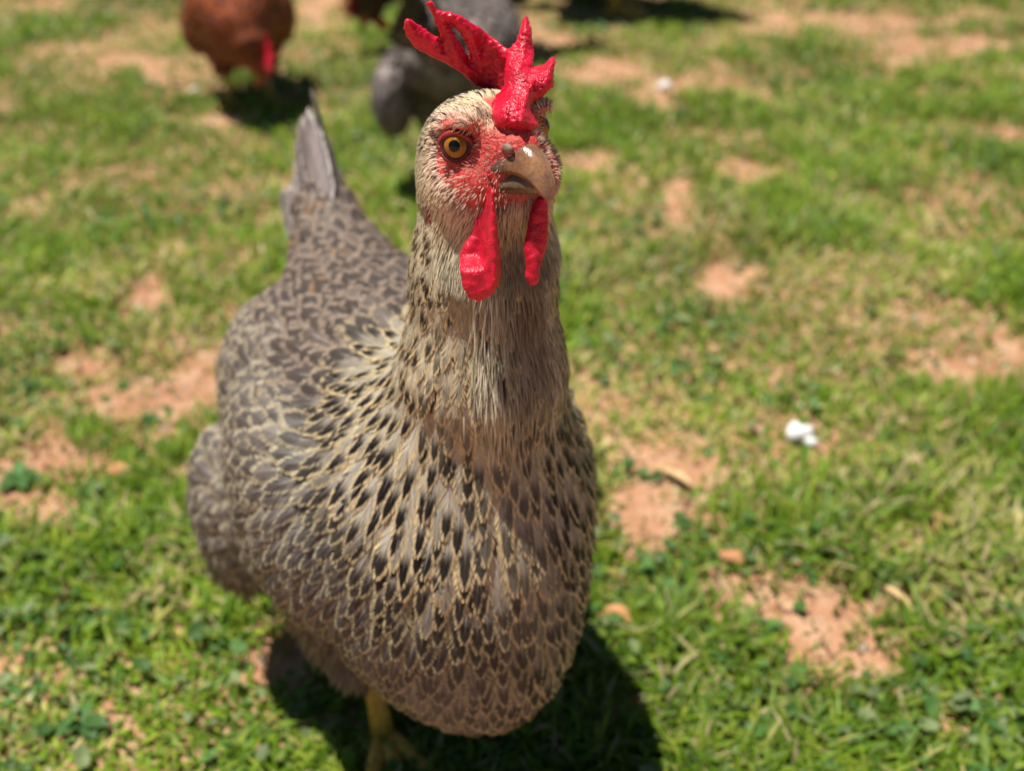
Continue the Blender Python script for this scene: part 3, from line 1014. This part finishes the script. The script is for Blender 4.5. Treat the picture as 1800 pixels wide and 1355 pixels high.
    def watt(poly, S0):
        def f(pl):
            p = L2W(pl); px, py, D = to_pix(p); k = D / FPX
            d = polydist(px, py, poly) * k
            t = .0019 * np.sqrt(np.clip(-d / .0022, 0, 1))
            return np.maximum(d, (np.abs(D - S0(px, py)) - t) * .8) + .0002 * np.sin(px * .13 + 2 * np.sin(py * .11)) * np.sin(py * .17 + px * .05)
        return f
    def S1(px, py):
        rec = sstep(862, 842, px + (py - 430) * .04) * (1 - sstep(445, 480, py)) * .0085
        return .3475 + (py - 330) / 200 * .0105 + rec - .0025 * np.exp(-((px - 868) / 9) ** 2)
    def S2(px, py): return .3560 + (py - 345) / 160 * .008
    for poly, S0, lab in ((W1, S1, None), (W2, S2, None)):
        pp = np.array(poly)
        cl = W2L(np.array([pix(a, b, d) for a in (pp[:, 0].min() - 5, pp[:, 0].max() + 5) for b in (pp[:, 1].min() - 5, pp[:, 1].max() + 5) for d in (.338, .378)]))
        V, Q = sdf_mesh(watt(poly, S0), cl.min(0), cl.max(0), .0007)
        make_mesh('wattle', V, Q, M_WATTLE, root)

    # ---- beak (head frame)
    def loft(sections, name, parent, colf):
        ring = []; n = 20
        for (x, zc, w, top, bot, yo) in sections:
            th = np.linspace(0, 2 * np.pi, n, endpoint=False)
            c, s = np.cos(th), np.sin(th)
            yy = w * np.sign(c) * np.abs(c) ** .9 * np.where(s > 0, 1 - .28 * s, 1)
            zz = zc + np.where(s > 0, top * np.abs(s) ** .95, -bot * np.abs(s))
            ring.append(np.stack([np.full(n, x), yo + yy, zz], 1))
        H = np.concatenate(ring)
        V = HC + H @ HM.T
        i = np.arange(n); j = (i + 1) % n; ns = len(sections)
        Q = np.concatenate([np.stack([k * n + i, k * n + j, (k + 1) * n + j, (k + 1) * n + i], 1) for k in range(ns - 1)])
        Vc = np.concatenate([V, [V[:n].mean(0)], [V[-n:].mean(0)]])
        Tn = np.concatenate([np.stack([j, i, np.full(n, len(V))], 1), np.stack([(ns - 1) * n + i, (ns - 1) * n + j, np.full(n, len(V) + 1)], 1)])
        Hc = np.concatenate([H, [H[:n].mean(0)], [H[-n:].mean(0)]])
        o = make_mesh(name, Vc, [Q, Tn], M_BEAK, parent, cols={'Col': colf(Hc)})
        md = o.modifiers.new('sub', 'SUBSURF'); md.levels = md.render_levels = 2
        return o
    def up_col(H):
        c = np.tile([.23, .095, .034], (len(H), 1))
        dk = sstep(.030, .020, H[:, 0])[:, None]
        c = c * (1 - dk) + np.array([.075, .058, .052]) * dk
        tp = sstep(.028, .037, H[:, 0])[:, None]; c = c * (1 - tp) + np.array([.38, .20, .095]) * tp
        rim = sstep(-.004, -.008, H[:, 2])[:, None] * sstep(.036, .028, H[:, 0])[:, None]
        return c * (1 - rim) + np.array([.40, .22, .05]) * rim
    beak = loft([(.012, -.0045, .0152, .005, .0032, 0), (.018, -.0038, .0136, .0078, .0034, 0), (.024, -.0035, .0104, .0084, .0036, 0), (.0282, -.0045, .0074, .0080, .0036, 0),
                 (.0318, -.0060, .0058, .0072, .0038, 0), (.0346, -.0080, .0048, .0062, .0042, 0), (.0366, -.0104, .0038, .0052, .0044, 0), (.0378, -.0132, .0022, .0034, .0034, 0)],
                'upper_beak', root, up_col)
    def lo_col(H):
        c = np.tile([.15, .10, .045], (len(H), 1)); t = sstep(.03, .042, H[:, 0])[:, None]
        return c * (1 - t) + np.array([.36, .25, .11]) * t
    low = loft([(.008, -.0095, .0145, .0040, .0040, 0), (.018, -.0098, .0128, .0058, .0050, 0), (.026, -.0100, .0090, .0060, .0044, 0), (.0300, -.0100, .0060, .0055, .0040, 0), (.0328, -.0110, .0042, .0040, .0030, 0), (.0346, -.0116, .0022, .0024, .0018, 0)],
               'lower_beak', root, lo_col)
    for sg in (-1, 1):
        V, Q = sdf_mesh(lambda p: ell(to_head(p), (.0252, sg * .0066, .0024), (.0034, .0017, .0018)), Hd(.0262, sg * .006, .0036) - .007, Hd(.0262, sg * .006, .0036) + .007, .0006)
        make_mesh('nostril', V, Q, M_NOSTRIL, beak)
        # red gape fold at the mouth corner
        pts = [Hd(.022, sg * .0124, -.0056), Hd(.0175, sg * .0146, -.0060), Hd(.0125, sg * .0168, -.0082), Hd(.0106, sg * .0174, -.0108), Hd(.0130, sg * .0166, -.0132), Hd(.019, sg * .0136, -.0142)]
        V, Q, T = tube(pts, [.0004, .0011, .0016, .0018, .0014, .0006], 10)
        o = make_mesh('gape', V, [Q, T], M_WATTLE, root); o.modifiers.new('sub', 'SUBSURF').render_levels = 2
        # earlobe
        V, Q = sdf_mesh(lambda p: ell(to_head(p), (-.008, sg * .0215, -.0185), (.0030, .0028, .0075)), Hd(-.008, sg * .0215, -.0185) - .011, Hd(-.008, sg * .0215, -.0185) + .011, .0007)
        make_mesh('earlobe', V, Q, M_LID, root)

    # ---- eyes
    for (ex, ey, ez) in EYES:
        sg = np.sign(ey)
        gz_ = nrm(HM @ np.array([.72, sg * .66, .12]))
        c = Hd(ex, ey - sg * .0002, ez) - gz_ * .0019
        r = .0056
        nU, nV = 28, 16
        th = np.linspace(0, np.pi, nV); ph = np.linspace(0, 2 * np.pi, nU, endpoint=False)
        Vv = np.array([[r * math.sin(a) * math.cos(b), r * math.sin(a) * math.sin(b), r * math.cos(a) + .0009 * max(0, math.cos(a) - .75)] for a in th for b in ph])
        i = np.arange(nU); j = (i + 1) % nU
        Qe = np.concatenate([np.stack([k * nU + i, (k + 1) * nU + i, (k + 1) * nU + j, k * nU + j], 1) for k in range(nV - 1)])
        e = make_mesh('eye', Vv, Qe, M_EYE, root)
        quat = Vector(gz_).to_track_quat('Z', 'Y')
        e.location = c; e.rotation_mode = 'QUATERNION'; e.rotation_quaternion = quat
        # lids: two lidded rings
        M3 = np.array(quat.to_matrix())
        for nm, rr, rad, zo, squash in (('eyelid', .0045, .00045, .0032, 1.06), ('eyelid', .0055, .0008, .0026, 1.08)):
            n1, n2 = 40, 8
            V2 = []
            for a in np.linspace(0, 2 * np.pi, n1, endpoint=False):
                wob = 1 + .10 * math.sin(a * 19) * (math.sin(a) * 0 + 1) * (1 if nm == 'eyelid' and rr > .005 else .3)
                top = max(0.0, math.sin(a)); outer = rr > .005
                rd = rad * (1 + (.8 * top if outer else .5 * top)); zq = zo + (.0014 * top if outer else .0007 * top)
                corner = .10 * abs(math.cos(a)) ** 6
                for b in np.linspace(0, 2 * np.pi, n2, endpoint=False):
                    R_ = (rr + rd * wob * math.cos(b)) * (1 - (.26 if outer else .20) * top + corner)
                    V2.append([R_ * math.cos(a), R_ * math.sin(a) * squash, zq + rd * math.sin(b)])
            V2 = np.array(V2) @ M3.T + c
            i = np.arange(n1); j = (i + 1) % n1
            Q2 = np.concatenate([np.stack([i * n2 + k, j * n2 + k, j * n2 + (k + 1) % n2, i * n2 + (k + 1) % n2], 1) for k in range(n2)])
            make_mesh(nm, V2, Q2, M_LID if rr > .005 else M_LIDIN, root)
    make_legs(root, [(.022, -.038, .115, .034, -.036), (.010, .043, .115, .000, .040)])
    return root


# ------------------------------------------------------------------ hens further back
def build_far_hen(label, loc, yaw, neck, head, hdir, cols, comb_col, size=1.0, nfe=900, leg_mat=M_LEG, tail_col=(.1, .07, .05)):
    root = empty('hen', loc, yaw)
    tag(root, label, 'hen', 'hens on the grass')
    root.scale = (size,) * 3
    head = np.array(head, float); hd = nrm(np.array(hdir, float))
    hl = nrm(np.cross([0, 0, 1], hd)); hu = np.cross(hd, hl)
    HMt = np.stack([hd, hl, hu], 1)
    def f(p):
        s = trunk_sdf(p)
        nk = None
        pts = neck + [(*head, .021)]
        for a, b in zip(pts[:-1], pts[1:]):
            c = cone(p, a[:3], b[:3], a[3], b[3]); nk = c if nk is None else smin(nk, c, .012)
        s = smin(s, nk, .035)
        q = (p - head) @ HMt
        s = smin(s, ell(q, (0, 0, 0), (.026, .020, .021)), .01)
        return smin(s, cone(q, (.012, 0, -.002), (.024, 0, -.003), .012, .007), .008)
    lo = np.minimum([-.21, -.15, .04], head - .05); hi = np.maximum([.19, .14, .32], head + .05)
    V, Q = sdf_mesh(f, lo, hi, .006)
    q = (V - head) @ HMt
    face = (1 - sstep(.018, .030, np.linalg.norm(q - [.014, 0, 0], axis=1)))[:, None]
    base = np.tile(np.array(cols[0]) * .6, (len(V), 1))
    make_mesh('body', V, Q, M_BODY, root, cols={'Col': base * (1 - face) + np.array([.45, .05, .04]) * face})
    G = [((.145, 0, .2), (0, 0, -1)), ((.1, 0, .1), (-.8, 0, -.5)), ((0, 0, .29), (-1, 0, 0)), ((-.12, 0, .28), (-.9, 0, .3))]
    for sg in (-1, 1):
        G += [((.0, sg * .09, .2), (-1, 0, -.3)), ((.08, sg * .08, .18), (-.6, 0, -.8)), ((-.06, sg * .1, .14), (-.5, 0, -.8))]
    nn = neck + [(*head, .02)]
    for a, b in zip(nn[:-1], nn[1:]):
        dv = nrm(np.array(a[:3]) - np.array(b[:3]))
        for t in (.3, .8):
            c = np.array(a[:3]) * (1 - t) + np.array(b[:3]) * t
            G += [(c + np.array(o) * .03, dv) for o in ((0, 1, 0), (0, -1, 0), (1, 0, 0), (0, 0, 1))]
    G += [(head, -hd)]
    flow = flow_field(G)
    P = sample_mesh(V, Q, nfe * 9)
    qh = np.linalg.norm(P - head, axis=1)
    P = P[qh > .020]; P = P[rng.permutation(len(P))]
    qh = np.linalg.norm(P - head, axis=1)
    nb = 1 - sstep(.03, .12, qh)
    P_k = poisson(P, .010 - .004 * nb, .01); P = P[P_k]; nb = nb[P_k]
    N = len(P)
    C, Nn, S = spines(f, P, flow(P) + rng.normal(0, .08, (N, 3)), .036 - .014 * nb, np.full(N, .005) + .002 * rng.random(N), 4)
    Vv, UV, Qd = simple_geo(C, Nn, S, .0105 - .005 * nb, prof_round)
    r = rng.random((N, 1))
    pick = rng.random((N, 1)) < .3
    A = np.where(pick, cols[1], cols[0]) * (.7 + .6 * r); B = np.array(cols[2]) * (.7 + .6 * rng.random((N, 1)))
    v, F, uv, cc = flat_feathers(Vv, UV, Qd, np.concatenate([A, np.full((N, 1), cols[3])], 1), np.concatenate([B, rng.random((N, 1))], 1))
    tag(make_mesh('plumage', v, F, M_FEATHER, root, uv=uv, cols=cc), kind='stuff')
    for i in range(6):
        for sg in (-1, 1):
            t = i / 5; dd = nrm(np.array([-.8, sg * (.05 + .2 * t), .62 - .3 * t])); bp = np.array([-.13, sg * .012, .262 - .02 * t])
            C = np.stack([bp + dd * .11 * k / 4 for k in range(5)])[None]
            T = nrm(np.gradient(C, axis=1)); S = nrm(np.cross(np.broadcast_to(np.array([.4, sg * .9, .5]), C.shape), T)); Nn = np.cross(T, S)
            Vv, UV, Qd = simple_geo(C, Nn, S, np.array([.015]), prof_round)
            v, F, uv, cc = flat_feathers(Vv, UV, Qd, np.array([[*tail_col, .2]]), np.array([[*tail_col, .5]]))
            make_mesh('tail_feather', v, F, M_FEATHER, root, uv=uv, cols=cc)
    # comb, wattles, beak, eyes
    def hp(x, y, z): return head + HMt @ np.array([x, y, z])
    out = [(.028, .008), (.034, .030), (.024, .026), (.020, .050), (.008, .034), (.0, .058), (-.012, .038), (-.024, .052), (-.030, .026), (-.024, .010)]
    def cf(p):
        q = (p - head) @ HMt
        d = polydist(q[:, 0], q[:, 2], out)
        return np.maximum(d, np.abs(q[:, 1] - .012 * sstep(.015, .045, q[:, 2])) - .0035 * np.sqrt(np.clip(-d / .003, 0, 1)))
    V, Q = sdf_mesh(cf, head - .055, head + .055, .0022)
    make_mesh('comb', V, Q, M_COMB, root, cols={'Col': np.ones((len(V), 3))})
    for sg in (-1, 1):
        V, Q = sdf_mesh(lambda p: ell((p - head) @ HMt, (.014, sg * .010, -.030), (.008, .003, .016)), hp(.014, sg * .01, -.03) - .022, hp(.014, sg * .01, -.03) + .022, .0018)
        make_mesh('wattle', V, Q, M_WATTLE, root)
        V, Q = sdf_mesh(lambda p: np.linalg.norm((p - head) @ HMt - np.array([.011, sg * .0175, .005]), axis=1) - .0052, hp(.011, sg * .0175, .005) - .008, hp(.011, sg * .0175, .005) + .008, .001)
        make_mesh('eye', V, Q, M_CLAW, root)
    V, Q, T = tube([hp(.016, 0, -.002), hp(.028, 0, -.003), hp(.038, 0, -.007), hp(.044, 0, -.012)], [.009, .007, .0045, .001], 10)
    make_mesh('beak', V, [Q, T], M_CLAW, root)
    make_legs(root, [(.020, -.040, .10, .022, -.040), (.015, .040, .10, .012, .040)], mat=leg_mat)
    return root


def yaw_of(psi_deg): return math.radians(psi_deg) - math.pi / 2


HEN = build_main_hen()
build_far_hen('rusty red-brown hen with lowered head, cut off by the top edge', (-.415, 1.60, 0), yaw_of(12),
              [(.085, .0, .205, .052), (.135, .01, .175, .044), (.165, .022, .150, .033)], (.180, .038, .122), (.75, .25, -.60),
              [(.28, .062, .021), (.13, .030, .014), (.42, .115, .036), .4], None, size=.78)
build_far_hen('slate grey hen partly hidden behind the red comb of the speckled hen', (-.070, 1.29, 0), yaw_of(172),
              [(.085, 0, .25, .05), (.10, 0, .31, .033), (.105, 0, .35, .026)], (.115, 0, .385), (1, 0, 0),
              [(.175, .142, .125), (.10, .082, .073), (.26, .215, .195), .3], None, size=.84, tail_col=(.13, .11, .1))
build_far_hen('dark brown hen at the top edge behind the grey hen, only its red face showing', (-.10, 1.86, 0), yaw_of(-80),
              [(.085, .0, .215, .05), (.125, 0, .17, .036), (.145, 0, .12, .028)], (.15, 0, .085), (.5, 0, -.85),
              [(.09, .05, .03), (.05, .03, .02), (.12, .07, .04), .3], None)
build_far_hen('brown hen just out of the frame that casts the dark shadow at the top edge', (.19, 2.16, 0), yaw_of(80),
              [(.085, 0, .25, .05), (.10, 0, .31, .033), (.105, 0, .35, .026)], (.115, 0, .385), (1, 0, 0),
              [(.12, .06, .03), (.06, .03, .02), (.16, .09, .05), .3], None, size=1.25)


# ------------------------------------------------------------------ grass
def scatter(n, seed):
    r = np.random.default_rng(seed)
    py = r.random(n) ** .75 * 1600 - 110
    px = r.random(n) * 2100 - 150
    # uniform in ground: sample with a mixed law
    y = .28 + 2.7 * r.random(n) ** 1.25
    half = .36 + .62 * y
    x = (r.random(n) * 2 - 1) * half
    return x, y


def grass():
    N = 400000
    x, y = scatter(N, 3)
    d = dirtness(x, y)
    clump = fbm(x * 26, y * 26, 3, 77)
    dens = (1 - d) ** 1.2 * sstep(.22, .50, clump + .12) + .10 + .18 * sstep(.48, .62, clump)
    half = (.36 + .62 * y)
    keepp = dens * np.clip(.95, 0, 1)
    m = rng.random(N) < keepp * .80
    x, y, d, clump = x[m], y[m], d[m], clump[m]
    N = len(x)
    z = gz(x, y)
    tall = fbm(x * 7, y * 7, 3, 15)
    L = (.009 + .021 * rng.random(N) ** 1.4) * (.6 + .8 * sstep(.3, .7, tall)) * (1 - .5 * d)
    W = (.0008 + .0011 * rng.random(N)) * (1 + .25 * np.clip(y - .8, 0, 2))
    az = rng.random(N) * 2 * np.pi
    bend = .35 + .75 * rng.random(N)
    h = np.stack([np.cos(az), np.sin(az), np.zeros(N)], 1)
    tw = az + np.pi / 2 + rng.normal(0, .5, N)
    sd = np.stack([np.cos(tw), np.sin(tw), np.zeros(N)], 1)
    root = np.stack([x, y, z - .002], 1)
    V = []
    for s, w in ((0, .8), (.4, 1.0), (.75, .75), (1, 0)):
        c = root + h * (L * bend * s ** 1.7)[:, None]; c[:, 2] += L * (s - .42 * bend * s * s)
        if w: V += [c - sd * (W * w)[:, None], c + sd * (W * w)[:, None]]
        else: V.append(c)
    V = np.stack(V, 1)
    pal = np.array([[.215, .335, .022], [.125, .245, .016], [.325, .405, .045], [.205, .315, .080], [.50, .47, .14], [.58, .47, .25]])
    tone = fbm(x * 4 + 9, y * 4, 3, 61)
    dryn = fbm(x * 9 + 2, y * 9 + 7, 3, 88)
    r = rng.random(N)
    idx = np.where(r < .36, 0, np.where(r < .68, 1, np.where(r < .85, 2, 3)))
    dry = rng.random(N) < (.06 + .36 * sstep(.40, .68, dryn) + .35 * d)
    idx = np.where(dry, np.where(rng.random(N) < .55, 4, 5), idx)
    c = pal[idx] * (.75 + .5 * rng.random((N, 1))) * (.58 + .80 * tone[:, None])
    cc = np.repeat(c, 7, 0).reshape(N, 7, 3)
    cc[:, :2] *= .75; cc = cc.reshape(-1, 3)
    b = (np.arange(N) * 7)[:, None]
    Q = np.concatenate([b + [0, 1, 3, 2], b + [2, 3, 5, 4]]); T = b + [4, 5, 6]
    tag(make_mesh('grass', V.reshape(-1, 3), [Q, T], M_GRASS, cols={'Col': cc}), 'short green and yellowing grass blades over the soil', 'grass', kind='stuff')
    # small round leaves of clover and weeds between the blades
    N = 80000
    x, y = scatter(N, 4)
    d = dirtness(x, y)
    patch = fbm(x * 6 + 30, y * 6, 3, 21)
    m = rng.random(N) < (1 - d) * (.14 + .7 * sstep(.45, .65, patch)) * .6
    x, y, patch = x[m], y[m], patch[m]; N = len(x)
    zz = gz(x, y) + .003 + .016 * rng.random(N) ** 1.5
    r = (.0022 + .0038 * rng.random(N) ** 1.6) * (1 + .2 * np.clip(y - .8, 0, 2))
    az = rng.random(N) * 2 * np.pi
    n = nrm(np.stack([rng.normal(0, .45, N), rng.normal(0, .45, N), np.ones(N)], 1))
    a = nrm(np.cross(n, np.stack([np.cos(az), np.sin(az), np.zeros(N)], 1))); bb = np.cross(n, a)
    c0 = np.stack([x, y, zz], 1)
    V = [c0 - n * (r * .25)[:, None]]
    for k in range(7):
        t = 2 * np.pi * k / 7
        V.append(c0 + a * (r * 1.25 * math.cos(t))[:, None] + bb * (r * .85 * math.sin(t))[:, None])
    V = np.stack(V, 1)
    b = (np.arange(N) * 8)[:, None]
    T = np.concatenate([b + [0, 1 + k, 1 + (k + 1) % 7] for k in range(7)])
    pal = np.array([[.070, .165, .035], [.105, .215, .055], [.17, .255, .035], [.22, .28, .12]])
    c = pal[rng.integers(0, 4, N)] * (.7 + .6 * rng.random((N, 1)))
    tag(make_mesh('clover', V.reshape(-1, 3), [T], M_GRASS, smooth=False, cols={'Col': np.repeat(c, 8, 0)}), 'tiny round clover leaves mixed into the grass', 'clover', kind='stuff')
    # crumbs of soil
    N = 26000
    x, y = scatter(N, 8)
    m = rng.random(N) < .15 + .6 * dirtness(x, y)
    x, y = x[m], y[m]; N = len(x)
    r = .0012 + .0042 * rng.random(N) ** 3.5
    oc = np.array([[1, 0, 0], [-1, 0, 0], [0, 1, 0], [0, -1, 0], [0, 0, 1], [0, 0, -1.]])
    V = oc[None] * r[:, None, None] * (.7 + .6 * rng.random((N, 6, 1))) + np.stack([x, y, gz(x, y) + r * .3], 1)[:, None] + rng.normal(0, .25, (N, 6, 3)) * r[:, None, None]
    tf = np.array([[0, 2, 4], [2, 1, 4], [1, 3, 4], [3, 0, 4], [2, 0, 5], [1, 2, 5], [3, 1, 5], [0, 3, 5]])
    T = (tf[None] + (np.arange(N) * 6)[:, None, None]).reshape(-1, 3)
    pal = np.array([[.48, .25, .13], [.38, .19, .10], [.58, .36, .22], [.30, .17, .10], [.50, .42, .32]])
    c = pal[rng.integers(0, 5, N)] * (.8 + .4 * rng.random((N, 1)))
    tag(make_mesh('soil_crumbs', V.reshape(-1, 3), T, M_CRUMB, smooth=False, cols={'Col': np.repeat(c, 6, 0)}), 'loose crumbs of reddish soil and grit', 'soil', kind='stuff')


grass()


# ------------------------------------------------------------------ small things lying on the grass
def lump(name, p, r, mat, label, cat, seed, squash=.6, group=None, amp=.35, step=12):
    s = np.random.default_rng(seed)
    ph = s.random((6, 3)) * 6
    k = s.normal(0, 1, (6, 3)) * 1.6
    r = np.array(r, float) if hasattr(r, '__len__') else np.array([r, r, r * squash])
    def f(q):
        n = sum(np.sin(q / r.mean() @ k[i] + ph[i, 0]) for i in range(6)) / 6
        return ell(q, (0, 0, 0), r) + n * amp * r.min()
    V, Q = sdf_mesh(f, -r * 1.6, r * 1.6, r.mean() / step * 2)
    o = make_mesh(name, V, Q, mat)
    o.location = p
    o.rotation_euler = (0, 0, s.random() * 6)
    tag(o, label, cat, group)
    return o


def on_ground(px, py, up):
    p = gpix(px, py); p[2] = gz(p[0], p[1]) + up
    return tuple(p)


lump('white_tuft', on_ground(1403, 770, .010), (.0105, .0085, .009), M_WHITE, 'small crumpled white tuft of down on the grass right of the hen', 'down', 1, amp=.5, step=20)
lump('white_tuft', on_ground(1425, 780, .007), (.006, .005, .004), M_WHITE, 'smaller white scrap just right of the crumpled white tuft', 'down', 12, amp=.5)
lump('pebble', on_ground(1168, 158, .006), .011, M_WHITE, 'whitish pebble on bare soil upper right of the red comb', 'pebble', 2, .8)
lump('pebble', on_ground(341, 157, .004), .007, M_STONE, 'grey pebble on bare soil left of the red-brown hen', 'pebble', 3)
lump('soil_clod', on_ground(1092, 1082, .005), (.013, .009, .007), M_CLOD, 'orange soil clod right of the hen\'s breast', 'clod', 4)
lump('soil_clod', on_ground(1485, 955, .004), (.008, .006, .005), M_CLOD, 'orange soil clod at upper edge of the large bare patch on the right', 'clod', 5)
lump('soil_clod', on_ground(1655, 925, .005), (.011, .008, .007), M_CLOD, 'orange soil clod near the right edge above the large bare patch', 'clod', 6)
lump('soil_clod', on_ground(212, 838, .005), (.009, .007, .006), M_CLOD, 'orange soil clod on the left beside broad weed leaves', 'clod', 7)
lump('soil_clod', on_ground(1288, 985, .005), (.011, .007, .005), M_CLOD, 'flat soil clod left of the large bare patch', 'clod', 8)


def stalk(px0, py0, px1, py1, w, label):
    a, b = np.array(on_ground(px0, py0, .006)), np.array(on_ground(px1, py1, .008))
    pts = [a + (b - a) * t + np.array([0, 0, .003 * math.sin(t * 3)]) for t in np.linspace(0, 1, 6)]
    V, Q, T = tube(pts, [w * .7, w, w * .9, w, w * .8, w * .4], 8, .6)
    tag(make_mesh('straw', V, [Q, T], M_STRAW), label, 'straw')


stalk(1165, 830, 1215, 865, .0042, 'flat tan straw stalk on the bare soil right of the breast')
stalk(1555, 1035, 1600, 1085, .003, 'pale straw stalk at the right side of the large bare patch')
stalk(1690, 745, 1640, 765, .0022, 'thin pale straw right of the white tuft')


def weed(px, py, size, n, label, seed):
    s = np.random.default_rng(seed)
    p = on_ground(px, py, 0)
    root = empty('weed', p, s.random() * 6)
    tag(root, label, 'weed', 'broad-leaved weeds in the grass')
    for i in range(n):
        a = 2 * np.pi * i / n + s.normal(0, .3); L = size * .58 * (.7 + .5 * s.random()); w = L * .30; el = .35 + .5 * s.random()
        d = np.array([math.cos(a), math.sin(a), 0]); sd = np.array([-d[1], d[0], 0])
        V = []
        for k, t in enumerate((0, .25, .5, .75, 1)):
            ww = w * (.15, .75, 1, .75, .05)[k]
            c = d * L * t * math.cos(el * (1 - t * .6)) + np.array([0, 0, L * (math.sin(el) * t - .45 * t * t) + .004])
            V += [c - sd * ww + [0, 0, ww * .35], c, c + sd * ww + [0, 0, ww * .35]]
        Q = [[k * 3 + j, k * 3 + j + 1, k * 3 + j + 4, k * 3 + j + 3] for k in range(4) for j in range(2)]
        g_ = s.random()
        c = np.tile(np.array([.085, .190, .050]) * (.8 + .6 * g_), (15, 1))
        make_mesh('leaf', np.array(V), np.array(Q), M_GRASS, root, cols={'Col': c})


weed(40, 850, .034, 6, 'dark green weed rosette at the left edge below the bare soil', 1)
weed(160, 870, .026, 5, 'weed rosette just right of the one on the left edge', 2)
weed(150, 1280, .030, 5, 'broad-leaved weed in the lower left corner', 3)
weed(290, 1010, .026, 5, 'weed of broad leaves left of the hen below its wing', 4)
weed(270, 745, .020, 5, 'small bright weed on the bare soil left of the hen', 5)
weed(1145, 990, .026, 5, 'upright weed right of the breast near the orange clod', 6)
weed(1350, 1110, .022, 5, 'low weed left of the large bare patch', 7)
weed(380, 1135, .024, 5, 'weed left of the hen\'s thigh beside bare soil', 8)
weed(1690, 830, .024, 6, 'weed at the right edge below the bare soil', 9)
weed(1130, 835, .014, 4, 'tiny dark weed beside the tan straw stalk', 10)
